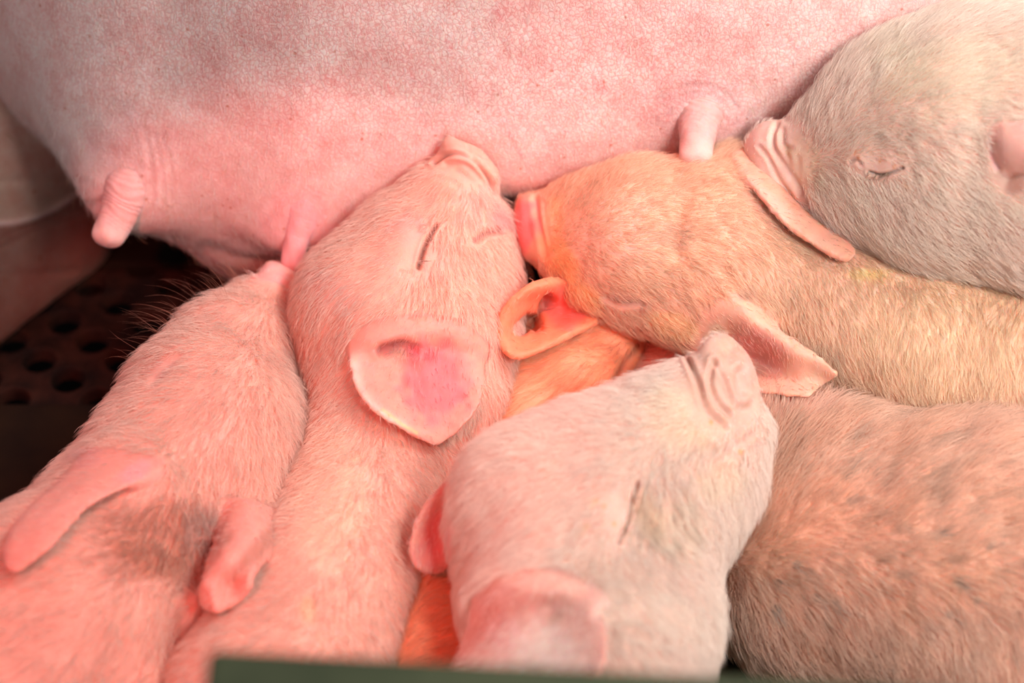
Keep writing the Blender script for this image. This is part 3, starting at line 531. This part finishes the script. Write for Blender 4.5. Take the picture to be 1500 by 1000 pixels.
# ------------------------------------------------------------------ build the animals
def bounds(prims):
    lo = np.full(3, 9.); hi = np.full(3, -9.)
    for p in prims:
        a, b = p.bb(); lo = np.minimum(lo, a); hi = np.maximum(hi, b)
    return lo, hi
BB = {k: bounds(v['add']) for k, v in ANIMALS.items()}
VSC = 1.0
def build_animal(key):
    a = ANIMALS[key]; h = a['vox'] * VSC
    lo, hi = BB[key]; ears = []
    for e in a['ears']:
        e = dict(e); over = e.pop('over', [key]); e['rows'] = raised_rows(e['rows'], over); ears.append(Ear(**e))
    for e in ears: lo = np.minimum(lo, e.lo); hi = np.maximum(hi, e.hi)
    lo = lo - 4 * h; hi = hi + 4 * h; lo[2] = max(lo[2], -3 * h)
    if key == 'sow': lo[0] = max(lo[0], -.42); hi[0] = min(hi[0], .42)
    n = np.ceil((hi - lo) / h).astype(int) + 1
    ax = [lo[i] + np.arange(n[i]) * h for i in range(3)]
    F = np.empty(n, np.float32)
    YZ = np.stack(np.meshgrid(ax[1], ax[2], indexing='ij'), -1).reshape(-1, 2)
    step = max(1, 400000 // len(YZ))
    nb = [k for k in ANIMALS if k != key and (BB[k][0] < hi).all() and (BB[k][1] > lo).all()]
    for i in range(0, n[0], step):
        xs = ax[0][i:i + step]
        P = np.concatenate([np.repeat(xs, len(YZ))[:, None], np.tile(YZ, (len(xs), 1))], 1)
        d = field(a['add'], a['sub'], P)
        d0 = d.copy()
        m = np.nonzero(d0 < .008)[0]
        if len(m):
            Pm = P[m]
            for k in nb:
                q = ((Pm > BB[k][0] - .01) & (Pm < BB[k][1] + .01)).all(1)
                if not q.any(): continue
                mm = m[q]; db = field(ANIMALS[k]['add'], ANIMALS[k]['sub'], P[mm])
                d[mm] = -smin(-d[mm], -((d0[mm] - db) / 2 + .0005), .0025)
        for e in ears:
            q = np.nonzero(((P > e.lo) & (P < e.hi)).all(1))[0]
            if len(q):
                de, u, sd = e.d(P[q]); kk = .0005 + e.k * np.clip(1 - u * 2.6, 0, 1)
                d[q] = smin(d[q], de, kk)
        d = np.maximum(d, .0015 - P[:, 2])
        F[i:i + step] = d.reshape(len(xs), n[1], n[2])
    F[[0, -1]] = np.maximum(F[[0, -1]], h); F[:, [0, -1]] = np.maximum(F[:, [0, -1]], h); F[:, :, [0, -1]] = np.maximum(F[:, :, [0, -1]], h)
    P, Q = surface_net(F, lo, h)
    P = smooth(P, Q, 2, .5)
    P, Q = subdivide(P, Q)
    N = vnormals(P, Q)
    px, py, dd = project(P); tc = CAM - P; tc /= np.linalg.norm(tc, axis=1, keepdims=True)
    face = np.clip(((N * tc).sum(1) - .0) * 4, 0, 1)
    earid = np.full(len(P), -1)
    for ei, e in enumerate(ears):
        q = np.nonzero(((P > e.lo) & (P < e.hi)).all(1))[0]
        if len(q):
            de, u, sd = e.d(P[q]); db = field(a['add'], a['sub'], P[q])
            earid[q[(de < db + .0002) & (de < .003)]] = ei
    if a['strokes']:
        disp = np.zeros(len(P))
        for line, wd, dep in a['strokes']:
            L = linedist(px, py, curve_pts(line))
            g = np.exp(-(L / (wd * 1.25)) ** 2) - .35 * np.exp(-((L - wd * 2.6) / (wd * 1.3)) ** 2)
            disp += dep * .001 * g * face
        P = P - N * disp[:, None]
    P = P + N * ((vnoise(P, .012, 3) - .5) * .0008 + (vnoise(P, .005, 4) - .5) * .0003)[:, None]
    N = vnormals(P, Q)
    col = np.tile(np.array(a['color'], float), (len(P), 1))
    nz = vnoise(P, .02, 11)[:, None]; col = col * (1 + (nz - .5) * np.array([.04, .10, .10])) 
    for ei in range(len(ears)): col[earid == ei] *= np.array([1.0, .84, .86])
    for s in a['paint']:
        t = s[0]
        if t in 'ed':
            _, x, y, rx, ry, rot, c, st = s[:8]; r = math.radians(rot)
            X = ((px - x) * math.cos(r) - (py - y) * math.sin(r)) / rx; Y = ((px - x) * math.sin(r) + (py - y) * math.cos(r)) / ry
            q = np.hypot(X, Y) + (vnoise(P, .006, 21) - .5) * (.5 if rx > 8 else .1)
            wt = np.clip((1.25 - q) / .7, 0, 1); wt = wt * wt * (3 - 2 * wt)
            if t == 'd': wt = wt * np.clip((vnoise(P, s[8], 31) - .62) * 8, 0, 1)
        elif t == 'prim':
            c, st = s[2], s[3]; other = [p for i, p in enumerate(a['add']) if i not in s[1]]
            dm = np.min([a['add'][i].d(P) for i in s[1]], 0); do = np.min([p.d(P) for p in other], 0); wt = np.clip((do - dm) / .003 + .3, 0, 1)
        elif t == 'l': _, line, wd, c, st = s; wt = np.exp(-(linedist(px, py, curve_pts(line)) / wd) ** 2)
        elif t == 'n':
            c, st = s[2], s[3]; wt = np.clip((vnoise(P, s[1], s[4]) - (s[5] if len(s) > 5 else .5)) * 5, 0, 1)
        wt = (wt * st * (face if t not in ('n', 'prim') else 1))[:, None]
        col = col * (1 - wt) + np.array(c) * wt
    # materials, parts
    def emit(name, faces, mat, parent=None):
        ids = np.unique(Q[faces]); mp = -np.ones(len(P), np.int64); mp[ids] = np.arange(len(ids))
        me = mesh_from(name, P[ids], mp[Q[faces]])
        ca = me.color_attributes.new('col', 'FLOAT_COLOR', 'POINT')
        ca.data.foreach_set('color', np.concatenate([col[ids], np.ones((len(ids), 1))], 1).astype(np.float32).ravel())
        if key == 'sow':
            cm = me.attributes.new('cell', 'FLOAT', 'POINT'); v = np.zeros(len(ids))
            for x, y, rx, ry in a['cellmask']: v = np.maximum(v, np.clip(1.4 - np.hypot((px[ids] - x) / rx, (py[ids] - y) / ry), 0, 1))
            cm.data.foreach_set('value', v.astype(np.float32))
        me.normals_split_custom_set_from_vertices(N[ids].astype(np.float32))
        ob = bpy.data.objects.new(name, me); C.objects.link(ob); me.materials.append(globals()[mat])
        if parent: ob.parent = parent
        return ob
    fe = np.full(len(Q), -1)
    for ei in range(len(ears)): fe[(earid[Q] == ei).sum(1) >= 3] = ei
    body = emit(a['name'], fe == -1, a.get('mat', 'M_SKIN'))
    body['label'] = a['label']; body['category'] = a['cat']
    if a.get('group'): body['group'] = a['group']
    for ei, e in enumerate(ears):
        if (fe == ei).sum() > 20: emit('ear', fe == ei, 'M_EAR', body)
    if a.get('fur') and FUR:
        f = dict(a['fur']); cnt = int(f.pop('count') * FUR_SCALE); bare = f.pop('bare', [])
        dens = np.where(earid >= 0, .16, 1.0); ln = np.where(earid >= 0, .5, 1.0)
        for line, wd, dep in a['strokes']:
            if dep > .9 and wd < 6: g = np.exp(-(linedist(px, py, curve_pts(line)) / (wd * 1.6 + 2)) ** 2); dens = dens * (1 - .93 * g); ln = ln * (1 - .6 * g)
            if dep < -1.4 and wd > 14: g = np.exp(-(linedist(px, py, curve_pts(line)) / wd) ** 2); dens = dens * (1 - .5 * g); ln = ln * (1 - .5 * g)
        for x, y, rx, ry in bare:
            m = np.clip((np.hypot((px - x) / rx, (py - y) / ry) - .75) * 3, 0, 1); dens = dens * (.06 + .94 * m); ln = ln * (.3 + .7 * m)
        make_fur('fur', body, P, Q, N, col, a['flow'], cnt, dens=dens, lenf=ln, seed=sum(map(ord, key)), **f)
    a['facing'] = face; a['obj'] = body; a['mesh'] = (P, Q, N, col)
    print('built', key, len(P), round(time.time() - T0, 1))
    return body
FUR = True; FUR_SCALE = 1.0
for key in exec_order: build_animal(key)
# ------------------------------------------------------------------ teats (parts of the sow)
def teat(path, rad, color, wrinkle=1.0, tipcol=None):
    pts = np.array([W(*p) for p in path]); m = 90; nseg = 64
    t = np.linspace(0, len(pts) - 1, m)
    B = np.concatenate([2 * pts[:1] - pts[1:2], pts, 2 * pts[-1:] - pts[-2:-1]]); Cn = []
    for x in t:
        i = min(int(x), len(pts) - 2); f = x - i; p = B[i:i + 4]
        Cn.append(.5 * (2 * p[1] + (p[2] - p[0]) * f + (2 * p[0] - 5 * p[1] + 4 * p[2] - p[3]) * f * f + (3 * p[1] - p[0] - 3 * p[2] + p[3]) * f ** 3))
    Cn = np.array(Cn); T = np.gradient(Cn, axis=0); T /= np.linalg.norm(T, axis=1, keepdims=True)
    u = np.linspace(0, 1, m); r0 = np.interp(u, np.linspace(0, 1, len(rad)), rad) / FPX * (D0 - path[0][2] / 100)
    cap = np.sqrt(np.clip(1 - np.clip((u - .80) / .20, 0, 1) ** 3, 0, 1)); r0 = r0 * cap + 1e-5
    P = []; 
    for i in range(m):
        a = np.cross(T[i], [0.3, .2, .9]); a /= np.linalg.norm(a); b = np.cross(T[i], a)
        th = np.linspace(0, 2 * math.pi, nseg, endpoint=False)
        wob = np.sin(th * 2 + i * .07) * 2.2 + np.sin(th * 3 + 1.3 + i * .05) * 1.4 + 1.6 * math.sin(i * .31)
        wr = wrinkle * .00021 * (np.sin((i + wob) * 1.15) + .6 * np.sin((i - wob * 1.3) * 1.9 + 1)) * np.clip(1 - abs(u[i] - .35) / .45, 0, 1) + .0003 * np.sin(th * 5 + i * .2) * (1 - cap[i] * .6)
        R_ = r0[i] * (1 + .05 * np.sin(th + i * .08)) + wr * (r0[i] > 1e-4)
        P.append(Cn[i] + R_[:, None] * (np.cos(th)[:, None] * a + np.sin(th)[:, None] * b))
    P = np.concatenate(P)
    Q = np.array([(i * nseg + j, i * nseg + (j + 1) % nseg, (i + 1) * nseg + (j + 1) % nseg, (i + 1) * nseg + j) for i in range(m - 1) for j in range(nseg)])
    if (np.cross(P[Q[70, 1]] - P[Q[70, 0]], P[Q[70, 3]] - P[Q[70, 0]]) @ (P[Q[70, 0]] - Cn[1])) < 0: Q = Q[:, ::-1]
    me = mesh_from('teat', P, Q)
    c = np.tile(np.array(color, float), (len(P), 1)); uu = np.repeat(u, nseg)[:, None]
    if tipcol is not None: k = np.clip((uu - .62) / .2, 0, 1); c = c * (1 - k) + np.array(tipcol) * k
    ca = me.color_attributes.new('col', 'FLOAT_COLOR', 'POINT'); ca.data.foreach_set('color', np.concatenate([c, np.ones((len(c), 1))], 1).astype(np.float32).ravel())
    me.materials.append(M_TEAT); o = bpy.data.objects.new('teat', me); C.objects.link(o); o.parent = ANIMALS['sow']['obj']
    return o
def sow_at(px, py): return surface_at(px, py, ['sow'])
s1 = sow_at(184, 288); s2 = sow_at(436, 330); s3 = sow_at(1022, 178)
t1 = teat([(198, 245, sow_at(198, 245) - 1.5), (188, 276, sow_at(188, 276) - .7), (176, 306, s1 - .4), (162, 336, s1 - .2), (153, 361, s1)], [42, 36, 31, 27, 25, 23], (.86, .50, .48), 1.3, (.90, .62, .58)); t1['label'] = 'wrinkled pink teat hanging free over the dark floor'
teat([(450, 278, sow_at(450, 278) - 1.7), (442, 315, sow_at(442, 315) - .8), (433, 355, s2 - .6), (424, 400, s2 - .8)], [46, 38, 27, 19, 17, 16], (.90, .46, .48), .2)
t3 = teat([(1034, 140, sow_at(1034, 140) - 1.4), (1027, 168, sow_at(1027, 168) - .6), (1021, 196, s3 + .5), (1019, 222, s3 + 1.3), (1019, 244, s3 + 1.7)], [42, 37, 29, 25, 24, 23], (.70, .44, .42), 1.5, (.82, .54, .50)); t3['label'] = 'mauve wrinkled teat resting on the cream piglet'

# ------------------------------------------------------------------ sow bristles
if FUR:
    P, Q, N, col = ANIMALS['sow']['mesh']
    a_ = ANIMALS['sow']['add']; legd = np.where(np.min([a_[i].d(P) for i in (9, 10, 11)], 0) < .004, .1, 1.)
    make_fur('fur', ANIMALS['sow']['obj'], P, Q, N, col, [(200, 100, 280), (700, 100, 290), (1000, 150, 270), (300, 300, 270), (560, 260, 265), (0, 400, 240), (0, 200, 260)], 26000, .0045, lift=(35, 12), hcol=(.93, .82, .78), rad=.00005, mix=.4, seed=77, dens=legd)
    make_fur('bristles', ANIMALS['sow']['obj'], P, Q, N, col, [(200, 100, 280), (700, 100, 300), (1000, 150, 270), (300, 300, 270)], 900, .008, lift=(50, 25), hcol=(.55, .36, .22), rad=.00006, mix=.1, seed=78, wig=.4)
    # long fine hairs along the brow and cheek of the piglet at the left
    P, Q, N, col = ANIMALS['A']['mesh']; px, py, dd = project(P)
    dn = np.clip(1.2 - np.abs(linedist(px, py, [(370, 415), (300, 450), (220, 540)])) / 16, 0, 1)
    make_fur('bristles', ANIMALS['A']['obj'], P, Q, N, col, [(300, 450, 150), (220, 540, 170)], 70, .022, lift=(75, 30), hcol=(.62, .30, .20), rad=.00004, mix=.2, seed=79, dens=dn, wig=.5)
    P, Q, N, col = ANIMALS['B']['mesh']; px, py, dd = project(P)
    dn = np.clip(1.2 - np.hypot(px - 735, py - 315) / 30, 0, 1) + np.clip(1.2 - linedist(px, py, [(632, 330), (612, 392)]) / 7, 0, 1)
    make_fur('bristles', ANIMALS['B']['obj'], P, Q, N, col, [(735, 315, 330), (620, 360, 330)], 130, .009, lift=(60, 20), hcol=(.95, .80, .70), rad=.00007, mix=.2, seed=80, dens=dn, wig=.4)

    for key, line, ang, cnt, cl in (('F', [(1277, 253), (1290, 257), (1306, 253)], 262, 60, (.45, .33, .24)), ('E', [(926, 728), (920, 765), (910, 785)], 340, 60, (.62, .42, .28)), ('B', [(626, 352), (615, 388)], 335, 40, (.85, .62, .50))):
        P, Q, N, col = ANIMALS[key]['mesh']; px, py, dd = project(P)
        dn = np.clip(1.3 - linedist(px, py, line) / 2.5, 0, 1) * (ANIMALS[key]['facing'] > .2)
        make_fur('eyelashes', ANIMALS[key]['obj'], P, Q, N, col, [(line[1][0], line[1][1], ang)], cnt, .005, lift=(45, 10), hcol=cl, rad=.00009, mix=.1, seed=81, dens=dn, wig=.25)

# ------------------------------------------------------------------ the pen
def simple_mesh(name, verts, faces, mat, parent=None, smooth=False):
    me = bpy.data.meshes.new(name); me.from_pydata([tuple(v) for v in verts], [], faces); me.update()
    if smooth: me.polygons.foreach_set('use_smooth', [True] * len(me.polygons))
    me.materials.append(mat); o = bpy.data.objects.new(name, me); C.objects.link(o)
    if parent: o.parent = parent
    return o
def surf_material(name, c1, c2, scale, rough, bump, metal=0.):
    m, nt, b = nodes(name); N_ = nt.nodes.new; L = nt.links.new
    g = N_('ShaderNodeNewGeometry'); n = N_('ShaderNodeTexNoise'); n.inputs['Scale'].default_value = scale; n.inputs['Detail'].default_value = 8; L(g.outputs['Position'], n.inputs['Vector'])
    r = N_('ShaderNodeValToRGB'); r.color_ramp.elements[0].position = .38; r.color_ramp.elements[1].position = .66
    r.color_ramp.elements[0].color = (*c1, 1); r.color_ramp.elements[1].color = (*c2, 1); L(n.outputs[0], r.inputs[0]); L(r.outputs[0], b.inputs['Base Color'])
    bp = N_('ShaderNodeBump'); bp.inputs['Strength'].default_value = bump; bp.inputs['Distance'].default_value = .002; L(n.outputs[0], bp.inputs['Height']); L(bp.outputs[0], b.inputs['Normal'])
    b.inputs['Specular IOR Level'].default_value = .15; b.inputs['Roughness'].default_value = rough; b.inputs['Metallic'].default_value = metal
    return m
M_GRATE = surf_material('dirty_grate', (.010, .004, .003), (.036, .012, .007), 60, .8, .6)
M_SLAB = surf_material('dark_dirty_slab', (.009, .004, .002), (.017, .008, .003), 30, .85, .4)
M_PIT = surf_material('pit', (.002, .002, .002), (.004, .003, .003), 20, .95, .1)
M_GREEN = surf_material('green_paint', (.05, .06, .032), (.075, .085, .045), 25, .55, .3)
# perforated floor: a cast grate with rows of round holes, each a real opening with rounded edge
def grate(x0, x1, y0, y1, a=(.0455, 0.), b=(.0175, .0150), hole=.0090, th=.008):
    V = []; Fc = []; a = np.array(a); b = np.array((-b[0], b[1]))
    nb = [i * a + j * b for i in range(-3, 4) for j in range(-3, 4) if (i, j) != (0, 0)]
    rad = lambda t: min((n @ n) / 2 / (n @ np.array([math.cos(t), math.sin(t)])) for n in nb if n @ np.array([math.cos(t), math.sin(t)]) > 1e-9)
    fine = np.linspace(0, 2 * math.pi, 1441)[:-1]; rr = np.array([rad(t) for t in fine])
    corners = [fine[i] for i in range(1440) if rr[i] >= rr[i - 1] and rr[i] > rr[(i + 1) % 1440]]
    ang = sorted(set([round(t, 5) for t in list(np.linspace(0, 2 * math.pi, 25)[:-1]) + corners])); k = len(ang)
    for j in range(-60, 60):
        for i in range(-60, 60):
            cx, cy = i * a + j * b
            if not (x0 < cx < x1 and y0 < cy < y1): continue
            s_ = len(V)
            for t in ang: r = rad(t) * 1.0005; V.append((cx + r * math.cos(t), cy + r * math.sin(t), 0))
            for r, z in ((hole + .003, 0), (hole + .0012, .0012), (hole, -.0006), (hole - .0006, -th)):
                for t in ang: V.append((cx + r * math.cos(t), cy + r * math.sin(t), z))
            for l in range(4):
                for q in range(k):
                    q2 = (q + 1) % k; Fc.append((s_ + l * k + q, s_ + l * k + q2, s_ + (l + 1) * k + q2, s_ + (l + 1) * k + q))
    return V, Fc
V_, F_ = grate(-.50, .50, .045, .195)
fl = simple_mesh('floor', V_, F_, M_GRATE, smooth=True); fl['kind'] = 'structure'
def bevel(o, wd, seg=3):
    b = o.modifiers.new('b', 'BEVEL'); b.width = wd; b.segments = seg
def box(x0, x1, y0, y1, z0, z1):
    v = [(x, y, z) for z in (z0, z1) for y in (y0, y1) for x in (x0, x1)]
    return v, [(0, 2, 3, 1), (4, 5, 7, 6), (0, 1, 5, 4), (2, 6, 7, 3), (0, 4, 6, 2), (1, 3, 7, 5)]
v, f = box(-.5, .52, -.6, .65, -.20, -.19); p_ = simple_mesh('floor', v, f, M_PIT); p_['kind'] = 'structure'
v, f = box(-.5, .52, .178, .65, -.03, 0.004); p_ = simple_mesh('floor', v, f, M_SLAB); p_['kind'] = 'structure'; bevel(p_, .003)
v, f = box(-.5, .52, -.6, -.105, -.03, 0.0); p_ = simple_mesh('floor', v, f, M_GREEN); p_['kind'] = 'structure'
v, f = box(-.5, .52, -.105, .069, -.03, 0.003); p_ = simple_mesh('floor', v, f, M_SLAB); p_['kind'] = 'structure'
def board(name, px0, py0, px1, py1, d, th, mat):
    a = W(px0, py0, d); b = W(px1, py1, d - 2); t = np.array([0, -th, 0])
    v = [(a[0], a[1] - th, .0), (b[0], b[1] - th, .0), (a[0], a[1], .0), (b[0], b[1], .0), a - [0, th, 0], b - [0, th, 0], a, b]
    o = simple_mesh(name, v, [(0, 2, 3, 1), (4, 5, 7, 6), (0, 1, 5, 4), (2, 6, 7, 3), (0, 4, 6, 2), (1, 3, 7, 5)], mat); bevel(o, .004); return o
bd = board('pen_board', 303, 944, 1900, 1030, 42, .022, M_GREEN); bd['label'] = 'blurred dark green pen board standing along the bottom edge'; bd['category'] = 'board'
